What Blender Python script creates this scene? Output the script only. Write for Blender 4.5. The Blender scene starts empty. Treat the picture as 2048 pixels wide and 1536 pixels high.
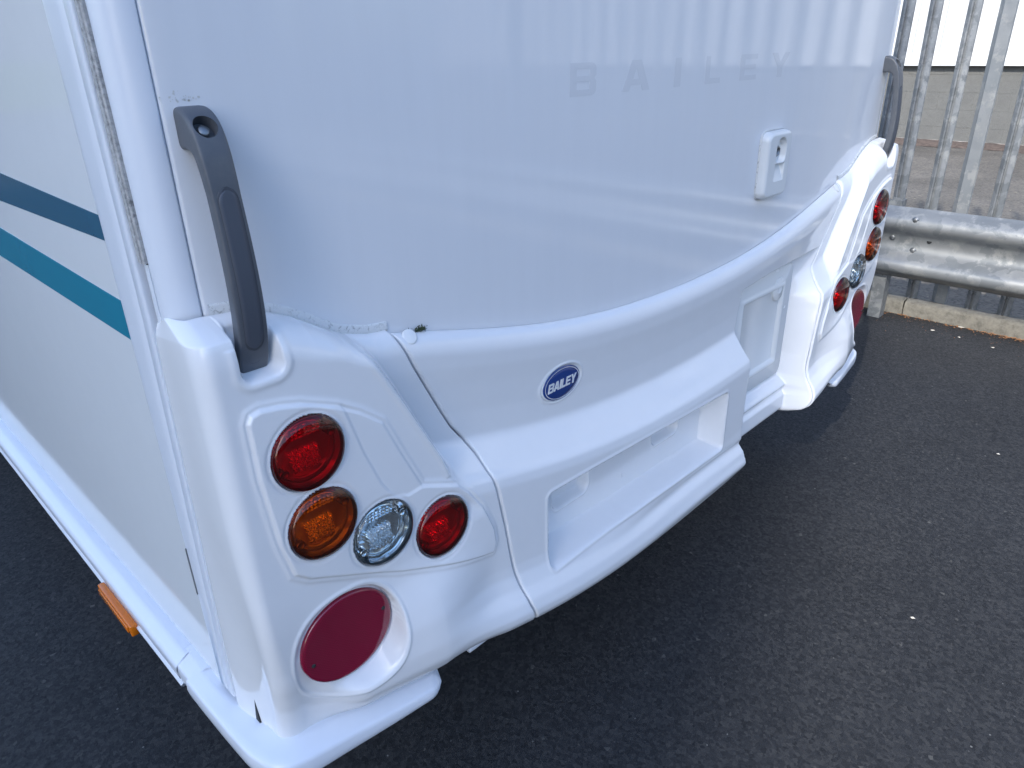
import bpy, bmesh, math, random
import numpy as np
from mathutils import Matrix, Vector, noise as mnoise
random.seed(4); rng = np.random.default_rng(4)
sc = bpy.context.scene
COL = sc.collection
ZG = 1.40                      # eye height: z values below are written from eye level, +ZG puts the ground at 0

# ------------------------------------------------------------------ camera
F_PX, YAW, PITCH, ROLL = 1449.185, 0.78715149, 0.4375249, -0.02403291
def cam_axes():
    y, p, ro = YAW, PITCH, ROLL
    f = np.array([math.cos(p)*math.sin(y), math.cos(p)*math.cos(y), -math.sin(p)])
    rt = np.array([math.cos(y), -math.sin(y), 0.]); up = np.cross(rt, f)
    return rt*math.cos(ro)+up*math.sin(ro), -rt*math.sin(ro)+up*math.cos(ro), f
_r, _u, _f = cam_axes()
cd = bpy.data.cameras.new('camera'); cam = bpy.data.objects.new('camera', cd); COL.objects.link(cam)
cd.sensor_width = 36; cd.lens = F_PX/2048*36; cd.clip_start = .02; cd.clip_end = 2000
cam.matrix_world = Matrix(((_r[0], _u[0], -_f[0], -1.335), (_r[1], _u[1], -_f[1], 0.), (_r[2], _u[2], -_f[2], ZG), (0, 0, 0, 1)))
sc.camera = cam

# ------------------------------------------------------------------ light
SUN_EL = math.radians(35); k = .29
hx, hy = -1/math.hypot(1, k), -k/math.hypot(1, k)
w = bpy.data.worlds.new('World'); sc.world = w; w.use_nodes = True
nt = w.node_tree; nt.nodes.clear()
sky = nt.nodes.new('ShaderNodeTexSky'); sky.sky_type = 'NISHITA'; sky.sun_disc = False
sky.sun_elevation = SUN_EL; sky.sun_rotation = math.atan2(hx, hy)
sky.air_density = 1.2; sky.dust_density = 1.8; sky.ozone_density = 6.0
bg = nt.nodes.new('ShaderNodeBackground'); bg.inputs[1].default_value = .15
wo = nt.nodes.new('ShaderNodeOutputWorld')
nt.links.new(sky.outputs[0], bg.inputs[0]); nt.links.new(bg.outputs[0], wo.inputs[0])
sl = bpy.data.lights.new('sun', 'SUN'); sl.energy = 2.0; sl.angle = math.radians(.9); sl.color = (1., .95, .86)
so = bpy.data.objects.new('sun', sl); COL.objects.link(so)
sd = Vector((hx*math.cos(SUN_EL), hy*math.cos(SUN_EL), math.sin(SUN_EL)))
so.rotation_euler = sd.to_track_quat('Z', 'Y').to_euler(); so.location = (-8, -3, 9)
sc.view_settings.view_transform = 'Standard'; sc.view_settings.look = 'None'
sc.view_settings.gamma = 1; sc.view_settings.use_curve_mapping = False
sc.view_settings.exposure = 1.25

# ------------------------------------------------------------------ materials
def mat(name, col=(.5, .5, .5), rough=.4, metal=0., spec=.5, coat=0., ior=1.5):
    m = bpy.data.materials.new(name); m.use_nodes = True
    b = m.node_tree.nodes['Principled BSDF']
    b.inputs['Base Color'].default_value = (*col, 1); b.inputs['Roughness'].default_value = rough
    b.inputs['Metallic'].default_value = metal; b.inputs['Specular IOR Level'].default_value = spec
    b.inputs['Coat Weight'].default_value = coat; b.inputs['IOR'].default_value = ior
    b.inputs['Coat Roughness'].default_value = .05
    return m
def N(m, t, **kw):
    n = m.node_tree.nodes.new(t)
    for a, v in kw.items():
        if a in n.inputs: n.inputs[a].default_value = v
        else: setattr(n, a, v)
    return n
def L(m, a, b): m.node_tree.links.new(a, b)
def coords(m, scale=(1, 1, 1)):
    tc = N(m, 'ShaderNodeTexCoord'); mp = N(m, 'ShaderNodeMapping'); mp.inputs['Scale'].default_value = scale
    L(m, tc.outputs['Object'], mp.inputs['Vector']); return mp.outputs[0]
def ramp(m, fac, stops):
    r = N(m, 'ShaderNodeValToRGB'); e = r.color_ramp.elements
    while len(e) < len(stops): e.new(.5)
    for i, (p, c) in enumerate(stops):
        e[i].position = p; e[i].color = (*(c if isinstance(c, tuple) else (c, c, c)), 1)
    L(m, fac, r.inputs[0]); return r.outputs[0]
def noise(m, vec, scale, detail=3, rough=.5):
    n = N(m, 'ShaderNodeTexNoise'); n.inputs['Scale'].default_value = scale
    n.inputs['Detail'].default_value = detail; n.inputs['Roughness'].default_value = rough
    L(m, vec, n.inputs['Vector']); return n.outputs[0]
def bump(m, h, strength, dist, prev=None):
    b = N(m, 'ShaderNodeBump'); b.inputs['Strength'].default_value = strength; b.inputs['Distance'].default_value = dist
    L(m, h, b.inputs['Height'])
    if prev is not None: L(m, prev, b.inputs['Normal'])
    return b.outputs[0]
def bsdf(m): return m.node_tree.nodes['Principled BSDF']
def mixc(m, fac, a, b):
    x = N(m, 'ShaderNodeMix', data_type='RGBA')
    L(m, fac, x.inputs[0])
    for i, v in ((6, a), (7, b)):
        if isinstance(v, tuple): x.inputs[i].default_value = (*v, 1)
        else: L(m, v, x.inputs[i])
    return x.outputs[2]

def plastic(name, col, rough, wav=.0004, wscale=9., grime=.35):
    m = mat(name, col, rough); v = coords(m)
    big = noise(m, v, wscale, 2, .4); fine = noise(m, v, 420, 2, .5)
    nrm = bump(m, big, 1, wav); nrm = bump(m, fine, .25, .00006, nrm)
    L(m, nrm, bsdf(m).inputs['Normal'])
    d = ramp(m, noise(m, v, 26, 5, .65), [(.35, 1.), (.75, 1-.06*grime)])
    sp = N(m, 'ShaderNodeTexVoronoi'); sp.inputs['Scale'].default_value = 17; L(m, v, sp.inputs['Vector'])
    s = ramp(m, sp.outputs['Distance'], [(.018, .25), (.03, 1.)])
    msk = ramp(m, noise(m, v, 6, 2, .5), [(.66, 1.), (.70, 0.)])
    mx = N(m, 'ShaderNodeMath', operation='MAXIMUM'); L(m, s, mx.inputs[0]); L(m, msk, mx.inputs[1])
    ml = N(m, 'ShaderNodeMath', operation='MULTIPLY'); L(m, d, ml.inputs[0]); L(m, mx.outputs[0], ml.inputs[1])
    L(m, mixc(m, ml.outputs[0], (.10, .10, .10), col), bsdf(m).inputs['Base Color'])
    rr = ramp(m, noise(m, v, 14, 4, .6), [(.3, rough*.92), (.75, rough*1.12)])
    L(m, rr, bsdf(m).inputs['Roughness'])
    return m
M_ABS = plastic('white_moulded_plastic', (.80, .81, .83), .06)
M_CREAM = plastic('ivory_plastic', (.70, .725, .74), .25, .00002, 6, .05)
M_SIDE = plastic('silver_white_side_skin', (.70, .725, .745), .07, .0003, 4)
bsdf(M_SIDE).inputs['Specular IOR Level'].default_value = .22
M_TRIM = plastic('white_aluminium_trim', (.70, .74, .81), .30, .0001, 9., .15)
M_SKIRT = plastic('white_skirt_plastic', (.71, .75, .82), .20)
# flat rear panel: very glossy with tall drawn ripples
def panel_mat():
    m = mat('white_gloss_panel', (.76, .775, .805), .035, ior=1.5); v = coords(m, (1, 1, .22))
    a = noise(m, v, 9, 3, .55); b = noise(m, coords(m), 240, 3, .6); c = noise(m, coords(m, (1, 1, .08)), 45, 2, .5)
    n = bump(m, a, 1, .00022); n = bump(m, c, 1, .00003, n); n = bump(m, b, .5, .00004, n)
    L(m, n, bsdf(m).inputs['Normal'])
    L(m, ramp(m, noise(m, coords(m, (1, 1, .1)), 30, 4, .6), [(.3, (.76, .775, .805)), (.8, (.74, .755, .785))]), bsdf(m).inputs['Base Color'])
    L(m, ramp(m, noise(m, coords(m), 5, 4, .6), [(.3, .035), (.8, .08)]), bsdf(m).inputs['Roughness'])
    return m
M_PANEL = panel_mat()
M_GHOST = mat('grey_vinyl_letter', (.69, .705, .735), .10)
M_BLUE = plastic('blue_vinyl_stripe', (.030, .115, .19), .12, .0003, 5)
M_TEAL = plastic('teal_vinyl_stripe', (.010, .22, .33), .12, .0003, 5)
M_BADGE = mat('badge_blue', (.006, .040, .20), .12, coat=1)
M_SILV = mat('badge_silver', (.80, .82, .85), .25, .15)
M_DARK = mat('dark_gap', (.02, .022, .025), .7)
M_SEAL = plastic('sealant', (.62, .62, .60), .5)
def dirty(name, base, dark, sc_, lo, hi):
    m = mat(name, base, .6); v = coords(m)
    f = ramp(m, noise(m, v, sc_, 6, .75), [(lo, 0.), (hi, 1.)])
    g = ramp(m, noise(m, v, 14, 3, .6), [(.35, .15), (.6, 1.)])
    x = N(m, 'ShaderNodeMath', operation='MULTIPLY'); L(m, f, x.inputs[0]); L(m, g, x.inputs[1])
    L(m, mixc(m, x.outputs[0], base, dark), bsdf(m).inputs['Base Color'])
    return m
M_RAILSTRIP = dirty('mould_stained_strip', (.50, .50, .50), (.10, .10, .105), 190, .40, .62)
M_BEAD = dirty('mould_stained_bead', (.70, .71, .71), (.12, .12, .12), 160, .53, .66)
def grey_plastic():
    m = mat('grey_handle_plastic', (.085, .095, .115), .42); v = coords(m)
    L(m, bump(m, noise(m, v, 700, 2, .5), .35, .0002), bsdf(m).inputs['Normal'])
    L(m, ramp(m, noise(m, v, 40, 5, .7), [(.3, (.082, .092, .11)), (.8, (.115, .122, .135))]), bsdf(m).inputs['Base Color'])
    return m
M_HANDLE = grey_plastic()
M_GROOVE = mat('grip_groove', (.05, .056, .07), .6)
M_GRIP = mat('dark_grip', (.068, .078, .100), .5)
M_BOLT = mat('bolt_steel', (.30, .31, .32), .45, .9)
M_CHROME = mat('reflector_silver', (.93, .94, .95), .16, 1.)
M_REFBASE = mat('dull_reflector', (.72, .73, .75), .28, 1.)  # duller, rougher metal for the base around the prism block
M_LAMPIN = mat('lamp_inner_grey', (.25, .26, .27), .3, .7)
def lens(name, col):
    m = bpy.data.materials.new(name); m.use_nodes = True; t = m.node_tree; t.nodes.clear()
    o = t.nodes.new('ShaderNodeOutputMaterial'); tr = t.nodes.new('ShaderNodeBsdfTransparent'); tr.inputs[0].default_value = (*col, 1)
    g = t.nodes.new('ShaderNodeBsdfGlossy'); g.inputs['Roughness'].default_value = .03; g.inputs[0].default_value = (1, 1, 1, 1)
    fr = t.nodes.new('ShaderNodeFresnel'); fr.inputs[0].default_value = 1.5
    mx = t.nodes.new('ShaderNodeMixShader')
    t.links.new(fr.outputs[0], mx.inputs[0]); t.links.new(tr.outputs[0], mx.inputs[1]); t.links.new(g.outputs[0], mx.inputs[2]); t.links.new(mx.outputs[0], o.inputs[0])
    return m
M_RED = lens('red_lens', (.95, .012, .060)); M_AMB = lens('amber_lens', (1., .31, .012)); M_CLR = lens('clear_lens', (.90, .95, .96))
M_REFL = mat('deep_red_reflector', (.13, .002, .018), .06, coat=1)
def refl():
    m = M_REFL; v = coords(m)
    c = N(m, 'ShaderNodeTexChecker'); c.inputs['Scale'].default_value = 420; L(m, v, c.inputs['Vector'])
    L(m, mixc(m, c.outputs[1], (.19, .001, .022), (.23, .002, .030)), bsdf(m).inputs['Base Color'])
refl()
M_AMBER = mat('amber_plastic', (.60, .15, .004), .2, coat=.4)
M_CAPW = plastic('white_cap', (.80, .81, .81), .25)
def galv(name, dark=.30, light=.52, sc_=22):
    m = mat(name, (.4, .42, .43), .40, .35); v = coords(m)
    vo = N(m, 'ShaderNodeTexVoronoi'); vo.inputs['Scale'].default_value = sc_
    dn = N(m, 'ShaderNodeMix', data_type='VECTOR'); nn = N(m, 'ShaderNodeTexNoise'); nn.inputs['Scale'].default_value = 12; nn.inputs['Detail'].default_value = 5; L(m, v, nn.inputs['Vector'])
    dn.inputs[0].default_value = .12; L(m, v, dn.inputs[4]); L(m, nn.outputs[1], dn.inputs[5]); L(m, dn.outputs[1], vo.inputs['Vector'])
    c1 = ramp(m, vo.outputs['Color'], [(.1, (dark*.95, dark*1.03, dark*1.10)), (.9, (light*.97, light*1.01, light*1.05))])
    st = ramp(m, noise(m, v, 9, 6, .7), [(.52, 0.), (.60, 1.)])
    L(m, mixc(m, st, c1, (light*1.12, light*1.15, light*1.16)), bsdf(m).inputs['Base Color'])
    L(m, ramp(m, noise(m, v, 30, 5, .65), [(.3, .32), (.75, .62)]), bsdf(m).inputs['Roughness'])
    L(m, bump(m, noise(m, v, 60, 5, .65), .5, .0012), bsdf(m).inputs['Normal'])
    return m
M_GALV = galv('galvanised_steel', .18, .30, 30); M_GALV2 = galv('galvanised_beam', .20, .28, 13); M_GALV3 = galv('smooth_galvanised', .24, .29, 8)
def clad_mat():
    m = mat('white_cladding_paint', (.86, .86, .84), .45); v = coords(m)
    L(m, ramp(m, noise(m, coords(m, (1, 1, .15)), 5, 5, .6), [(.35, (.64, .64, .63)), (.8, (.56, .56, .55))]), bsdf(m).inputs['Base Color'])
    return m
M_CLAD = clad_mat()
def render_mat():
    m = mat('grey_painted_block', (.33, .33, .31), .85); v = coords(m)
    L(m, ramp(m, noise(m, v, 4, 6, .65), [(.3, (.165, .165, .156)), (.7, (.138, .138, .131))]), bsdf(m).inputs['Base Color'])
    L(m, bump(m, noise(m, v, 60, 5, .7), .8, .012), bsdf(m).inputs['Normal'])
    return m
M_BLOCK = render_mat(); M_MORTAR = mat('mortar', (.165, .165, .158), .9)
def asphalt(name, base, stone, bright, bscale=95, strength=1., dist=.006, patch=.20, tint=(1, 1, 1)):
    m = mat(name, (base,)*3, .82, spec=.4); v = coords(m)
    vo = N(m, 'ShaderNodeTexVoronoi'); vo.inputs['Scale'].default_value = bscale; L(m, v, vo.inputs['Vector'])
    vo2 = N(m, 'ShaderNodeTexVoronoi'); vo2.inputs['Scale'].default_value = bscale*1.9; L(m, v, vo2.inputs['Vector'])
    T = lambda r, g, b_: (r*tint[0], g*tint[1], b_*tint[2])
    st = ramp(m, vo.outputs['Color'], [(.0, T(base*.45, base*.49, base*.58)), (.5, T(base, base*1.04, base*1.16)), (.93, T(stone, stone, stone*1.02)), (.992, T(stone*2.2, stone*2.15, stone*2.0))])
    pm = ramp(m, noise(m, v, 1.3, 5, .6), [(.3, 1-patch), (.75, 1+patch)])
    mu = N(m, 'ShaderNodeMix', data_type='RGBA', blend_type='MULTIPLY'); mu.inputs[0].default_value = 1; L(m, st, mu.inputs[6]); L(m, pm, mu.inputs[7])
    sp = N(m, 'ShaderNodeTexVoronoi'); sp.inputs['Scale'].default_value = 16; sp.inputs['Randomness'].default_value = 1; L(m, v, sp.inputs['Vector'])
    cn = N(m, 'ShaderNodeSeparateColor'); L(m, sp.outputs['Color'], cn.inputs[0])
    th = N(m, 'ShaderNodeMath', operation='MULTIPLY'); th.inputs[1].default_value = .048; L(m, cn.outputs[0], th.inputs[0])
    lt = N(m, 'ShaderNodeMath', operation='LESS_THAN'); L(m, sp.outputs['Distance'], lt.inputs[0]); L(m, th.outputs[0], lt.inputs[1])
    L(m, mixc(m, lt.outputs[0], mu.outputs[2], (bright, bright, bright*.95)), bsdf(m).inputs['Base Color'])
    sp2 = N(m, 'ShaderNodeTexVoronoi'); sp2.inputs['Scale'].default_value = 42; L(m, v, sp2.inputs['Vector'])
    cn2 = N(m, 'ShaderNodeSeparateColor'); L(m, sp2.outputs['Color'], cn2.inputs[0])
    pw2 = N(m, 'ShaderNodeMath', operation='POWER'); pw2.inputs[1].default_value = 3; L(m, cn2.outputs[1], pw2.inputs[0])
    th2 = N(m, 'ShaderNodeMath', operation='MULTIPLY'); th2.inputs[1].default_value = .10; L(m, pw2.outputs[0], th2.inputs[0])
    lt2 = N(m, 'ShaderNodeMath', operation='LESS_THAN'); L(m, sp2.outputs['Distance'], lt2.inputs[0]); L(m, th2.outputs[0], lt2.inputs[1])
    prev = bsdf(m).inputs['Base Color'].links[0].from_socket
    L(m, mixc(m, lt2.outputs[0], prev, (bright*.55, bright*.55, bright*.56)), bsdf(m).inputs['Base Color'])
    n = bump(m, vo.outputs['Distance'], -strength, dist); n = bump(m, vo2.outputs['Distance'], -.7*strength, dist*.5, n)
    n = bump(m, noise(m, v, 300, 3, .6), .5, .002, n)
    L(m, n, bsdf(m).inputs['Normal'])
    L(m, ramp(m, vo2.outputs['Color'], [(0., .55), (1., .9)]), bsdf(m).inputs['Roughness'])
    return m
M_TAR = asphalt('black_asphalt', .026, .046, .15, 120, 1., .008)
M_YARD = asphalt('worn_yard_asphalt', .13, .175, .32, 60, .6, .006, .30, (1.08, .95, .76))
def conc():
    m = mat('kerb_concrete', (.36, .35, .32), .9); v = coords(m)
    L(m, ramp(m, noise(m, v, 22, 8, .75), [(.28, (.09, .085, .075)), (.5, (.20, .19, .165)), (.75, (.28, .265, .23))]), bsdf(m).inputs['Base Color'])
    L(m, bump(m, noise(m, v, 70, 6, .75), 1, .01), bsdf(m).inputs['Normal'])
    return m
M_CONC = conc()
M_LEAF = mat('dead_leaf', (.34, .17, .08), .8); M_LEAF2 = mat('pale_litter', (.55, .52, .46), .8)
M_MOSS = mat('moss', (.06, .085, .045), .95)
M_SOIL = dirty('wall_foot_debris', (.16, .12, .10), (.05, .04, .035), 30, .4, .6)
M_EFF = dirty('pale_wall_foot', (.42, .40, .37), (.2, .18, .16), 20, .45, .6)
M_BLOCKER = dirty('dark_blocker', (.085, .07, .065), (.05, .04, .038), 8, .4, .6); M_WALLC = mat('pale_blocker', (.50, .49, .46), .8); M_ROOF = mat('roof_grey', (.20, .21, .22), .6)
M_GRASS = dirty('grass', (.13, .17, .06), (.06, .09, .03), 3, .4, .6)
M_RUBBER = mat('rubber', (.03, .03, .03), .8); M_PLATEW = plastic('plate_backing', (.76, .77, .80), .20)

# ------------------------------------------------------------------ object helpers
ORG = {}
def tag(o, label=None, cat=None, group=None, kind=None):
    if label: o['label'] = label
    if cat: o['category'] = cat
    if group: o['group'] = group
    if kind: o['kind'] = kind
    return o
def thing(name, loc, label=None, cat=None, group=None, kind=None):
    o = bpy.data.objects.new(name, None); COL.objects.link(o); o.location = (loc[0], loc[1], loc[2]+ZG)
    o.empty_display_size = .1
    ORG[o.name] = np.array(loc, float); return tag(o, label, cat, group, kind)
def mk(name, v, f, m, parent=None, smooth=True, loc=None, origin=None):
    """v in eye-level coordinates; baked relative to the root thing (or to loc)."""
    me = bpy.data.meshes.new(name)
    v = np.asarray(v, float)
    base = ORG[parent.name] if parent is not None else (np.array(loc, float) if loc is not None else np.array([0, 0, -ZG]))
    me.from_pydata((v-base).tolist(), [], [list(map(int, q)) for q in f]); me.update()
    me.polygons.foreach_set('use_smooth', [smooth]*len(me.polygons))
    me.materials.append(m)
    o = bpy.data.objects.new(name, me); COL.objects.link(o)
    ORG[o.name] = base
    if parent is not None: o.parent = parent
    else: o.location = (base[0], base[1], base[2]+ZG)
    return o
def grid(name, P, m, parent=None, flip=False, smooth=True, sharp=None):
    nv, nu = P.shape[:2]; idx = np.arange(nv*nu).reshape(nv, nu)
    q = np.stack([idx[:-1, :-1], idx[:-1, 1:], idx[1:, 1:], idx[1:, :-1]], -1).reshape(-1, 4)
    if flip: q = q[:, ::-1]
    me = bpy.data.meshes.new(name); base = ORG[parent.name] if parent is not None else np.array([0, 0, -ZG])
    V = (P.reshape(-1, 3)-base).astype(np.float32)
    me.vertices.add(len(V)); me.vertices.foreach_set('co', V.ravel())
    me.loops.add(q.size); me.loops.foreach_set('vertex_index', q.ravel().astype(np.int32))
    me.polygons.add(len(q)); me.polygons.foreach_set('loop_start', (np.arange(len(q))*4).astype(np.int32))
    me.polygons.foreach_set('use_smooth', np.full(len(q), smooth)); me.update(calc_edges=True); me.validate()
    me.materials.append(m)
    o = bpy.data.objects.new(name, me); COL.objects.link(o); ORG[o.name] = base
    if parent is not None: o.parent = parent
    else: o.location = (0, 0, 0)
    return o
def box(x0, x1, y0, y1, z0, z1):
    v = [(x, y, z) for x in (x0, x1) for y in (y0, y1) for z in (z0, z1)]
    f = [(0, 1, 3, 2), (4, 6, 7, 5), (0, 4, 5, 1), (2, 3, 7, 6), (0, 2, 6, 4), (1, 5, 7, 3)]
    return v, f
def join(parts):
    V, Fa = [], []
    for v, f in parts:
        b = len(V); V += [tuple(p) for p in v]; Fa += [tuple(i+b for i in q) for q in f]
    return V, Fa
def bevel(o, wdt, seg=2):
    bm = bmesh.new(); bm.from_mesh(o.data)
    es = [e for e in bm.edges if e.is_manifold and e.calc_face_angle(0) > .5]
    bmesh.ops.bevel(bm, geom=es, offset=wdt, segments=seg, affect='EDGES', profile=.5)
    bm.to_mesh(o.data); bm.free()
    o.data.polygons.foreach_set('use_smooth', [True]*len(o.data.polygons))
    o.data.set_sharp_from_angle(angle=math.radians(50))
    return o
def lathe(profile, n=40, axis='y', centre=(0, 0, 0), sx=1., sz=1.):
    """profile: (r, depth) ; depth along -y"""
    V = []; Fa = []
    for (r, d) in profile:
        for i in range(n):
            a = 2*math.pi*i/n
            V.append((centre[0]+r*math.cos(a)*sx, centre[1]-d, centre[2]+r*math.sin(a)*sz))
    for j in range(len(profile)-1):
        for i in range(n):
            a, b = j*n+i, j*n+(i+1) % n
            Fa.append((a, b, b+n, a+n))
    return V, Fa
def sst(a, b, x):
    t = np.clip((x-a)/(b-a), 0, 1); return t*t*(3-2*t)
def lerp(a, b, t): return a+(b-a)*t
def sdpoly(px, pz, poly):
    """signed distance (negative inside) to a closed polygon"""
    poly = np.array(poly, float); d = np.full(px.shape, 1e9); ins = np.zeros(px.shape, bool)
    for i in range(len(poly)):
        a, b = poly[i], poly[(i+1) % len(poly)]; e = b-a
        wx, wz = px-a[0], pz-a[1]; t = np.clip((wx*e[0]+wz*e[1])/(e@e+1e-12), 0, 1)
        d = np.minimum(d, np.hypot(wx-e[0]*t, wz-e[1]*t))
        c = ((a[1] > pz) != (b[1] > pz)) & (px < (b[0]-a[0])*(pz-a[1])/(b[1]-a[1]+1e-12)+a[0])
        ins ^= c
    return np.where(ins, -d, d)
def sdbox(px, pz, cx, cz, hx_, hz_, r):
    qx = np.abs(px-cx)-hx_+r; qz = np.abs(pz-cz)-hz_+r
    return np.hypot(np.maximum(qx, 0), np.maximum(qz, 0))+np.minimum(np.maximum(qx, qz), 0)-r
def smooth_table(pts, sig, lo=-1.15, hi=-.30, step=.0005):
    pts = sorted(pts); g = np.arange(lo, hi, step)
    y = np.interp(g, [p[0] for p in pts], [p[1] for p in pts])
    kx = np.arange(-int(4*sig/step), int(4*sig/step)+1)*step; kk = np.exp(-kx**2/(2*sig*sig)); kk /= kk.sum()
    y = np.convolve(np.pad(y, len(kx)//2, mode='edge'), kk, mode='valid')
    return lambda z: np.interp(z, g, y)

# ================================================================== SETTING
def sheet(name, x0, x1, y0, y1, z, m, label, cat=None, kind='structure'):
    o = mk(name, [(x0, y0, z), (x1, y0, z), (x1, y1, z), (x0, y1, z)], [(0, 1, 2, 3)], m, smooth=False)
    return tag(o, label, cat, None, kind)
sheet('ground', -400, 400, -400, 400, -1.408, M_YARD, 'pale worn asphalt of the yard beyond the fence')
sheet('car_park', -60, 2.88, -60, 60, -1.40, M_TAR, 'fresh black asphalt of the car park under the caravan')

# kerb
kb = thing('kerb', (2.92, 0, -1.40), 'stained concrete kerb edging at the foot of the palisade fence', 'kerb')
def kerb_piece(y0, y1):
    n = 14; P = []
    pr = [(2.868, -1.42), (2.866, -1.335), (2.874, -1.322), (2.90, -1.318), (2.95, -1.318), (2.99, -1.322), (3.0, -1.335), (3.0, -1.42)]
    for i in range(n+1):
        y = lerp(y0+.003, y1-.003, i/n); row = []
        for j, (x, z) in enumerate(pr):
            e = 0 if j in (0, 7) else .004*mnoise.noise((y*14, j*.7, 3.)) + .003*mnoise.noise((y*45, j*1.3, 7.))
            row.append((x+e, y, z+e))
        P.append(row)
    o = grid('kerb_stone', np.array(P), M_CONC, kb, flip=True)
    e0, e1 = pr, pr
    return o
yk = -8.02
while yk < 12: kerb_piece(yk, yk+.915); yk += .915

# palisade fence
fence = thing('palisade_fence', (2.95, 0, -1.40), 'galvanised steel palisade fence behind the crash barrier', 'fence')
XF = 2.945
def pale_mesh(wd, dp, flat=False):
    h0, h1 = -1.34, 1.0
    if flat: pr = [(-wd/2, 0), (-wd/2+.004, -.008), (wd*.22, -.010), (wd*.30, -.004), (wd/2, .008), (wd/2, .011), (wd*.30, -.001), (wd*.22, -.007), (-wd/2+.006, -.005), (-wd/2+.002, .002)]
    else: pr = [(-.5*wd, .004), (-.46*wd, -.004), (-.20*wd, -dp), (-.10*wd, -dp), (-.04*wd, -.3*dp), (.04*wd, -.3*dp), (.10*wd, -dp), (.20*wd, -dp), (.46*wd, -.004), (.5*wd, .004),
                (.44*wd, .004), (.18*wd, -dp+.004), (.11*wd, -dp+.004), (.05*wd, -.3*dp+.004), (-.05*wd, -.3*dp+.004), (-.11*wd, -dp+.004), (-.18*wd, -dp+.004), (-.44*wd, .004)]
    zs = [(h0, 1), (-.6, 1), (.2, 1), (h1-.12, 1), (h1-.04, .8), (h1, .12)]
    V = [(x, y*s, z) for z, s in zs for y, x in pr]; n = len(pr); Fa = []
    for j in range(len(zs)-1):
        for i in range(n): Fa.append((j*n+i, j*n+(i+1) % n, (j+1)*n+(i+1) % n, (j+1)*n+i))
    Fa += [tuple(range(n))[::-1], tuple(range((len(zs)-1)*n, len(zs)*n))]
    return V, Fa
pv, pf = pale_mesh(.062, .014); fv, ff = pale_mesh(.076, 0, True)
p0 = mk('paling', np.array(pv)+[XF, .83, 0], pf, M_GALV, fence, smooth=False)
base_y = .83
ys = [.68, 1.127, 1.284, 1.43] + [.68-.15*i for i in range(1, 78)] + [1.43+.151*i for i in range(1, 40)]
for i, y in enumerate(ys):
    o = p0.copy(); COL.objects.link(o); o.location = (rng.normal(0, .002), y-base_y+rng.normal(0, .002), 0)
    o.rotation_euler = (rng.normal(0, .004), 0, 0)
pw = mk('paling', np.array(fv)+[XF, .985, 0], ff, M_GALV3, fence, smooth=False); pw['label'] = 'wider smooth flat-faced paling'
for z in (-.99, .62):
    v, f = join([box(XF+.006, XF+.012, -11, 8, z-.025, z+.025), box(XF+.012, XF+.055, -11, 8, z-.025, z-.019)])
    mk('fence_rail', v, f, M_GALV, fence, smooth=False)
for y in (-8.1, -5.35, -2.6, .09, 2.9, 5.6):
    v, f = join([box(XF+.06, XF+.066, y-.03, y+.03, -1.42, .9), box(XF+.066, XF+.14, y-.003, y+.003, -1.42, .9), box(XF+.14, XF+.146, y-.03, y+.03, -1.42, .9)])
    mk('fence_post', v, f, M_GALV, fence, smooth=False)

# crash barrier
bar = thing('crash_barrier', (2.73, 0, -1.40), 'galvanised W-shaped crash barrier in front of the fence', 'barrier')
ZB, HB = -.790, .362
pr = [(0, .006), (.010, .022), (.030, .062), (.046, .082), (.070, .091), (.092, .086), (.108, .066), (.140, .022), (.158, .010), (.181, .004)]
pr = pr+[(HB-a, b) for a, b in pr[-2::-1]]
pts = np.array(pr); t = np.r_[0, np.cumsum(np.hypot(*np.diff(pts, axis=0).T))]; tt = np.linspace(0, t[-1], 60)
pz = np.interp(tt, t, pts[:, 0]); px = np.interp(tt, t, pts[:, 1])
kk = np.array([1, 2, 3, 2, 1])/9.; px = np.convolve(np.pad(px, 2, mode='edge'), kk, mode='valid')
def beam_part(y0, y1, off):
    yy = np.arange(y0, y1+.001, .04); P = np.zeros((len(yy), len(pz), 3))
    for i, y in enumerate(yy):
        wv = .002*mnoise.noise((y*.9, 0, 1.))
        P[i, :, 0] = 2.73-px-off+wv; P[i, :, 1] = y; P[i, :, 2] = ZB-pz+wv
    P2 = P[:, ::-1].copy(); P2[:, :, 0] += .004
    return grid('barrier_beam', np.concatenate([P, P2, P[:, :1]], 1), M_GALV2, bar)
beam_part(-8, 1.28, .004); beam_part(.95, 9, 0)
def hexbolt(name, c, r, h, m, parent, ax='x'):
    V, Fa = lathe([(r*1.5, 0), (r*1.5, h*.25), (r, h*.25), (r, h*.9), (r*.85, h), (0.0001, h)], 12, centre=(0, 0, 0))
    V = np.array(V)
    if ax == 'x': V = V[:, [1, 0, 2]]; Fa = [q[::-1] for q in Fa]
    return mk(name, V+np.array(c), Fa, m, parent)
def beam_x(z): return 2.73-np.interp(ZB-z, pz, px)-.004
for (y, z) in ((1.10, -.835), (1.21, -.948), (1.10, -1.002), (-3.0, -.95), (-3.1, -1.0)): hexbolt('bolt', (beam_x(z)+.001, y, z), .011, .010, M_BOLT, bar)
for (y, z) in ((1.20, -.945),): pass
V, Fa = lathe([(.012, -.001), (.0115, .0006), (.0001, .0006)], 20); V = np.array(V)[:, [1, 0, 2]]
mk('slot', V+np.array([beam_x(-.945), 1.035, -.945]), [q[::-1] for q in Fa], M_DARK, bar)
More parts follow.
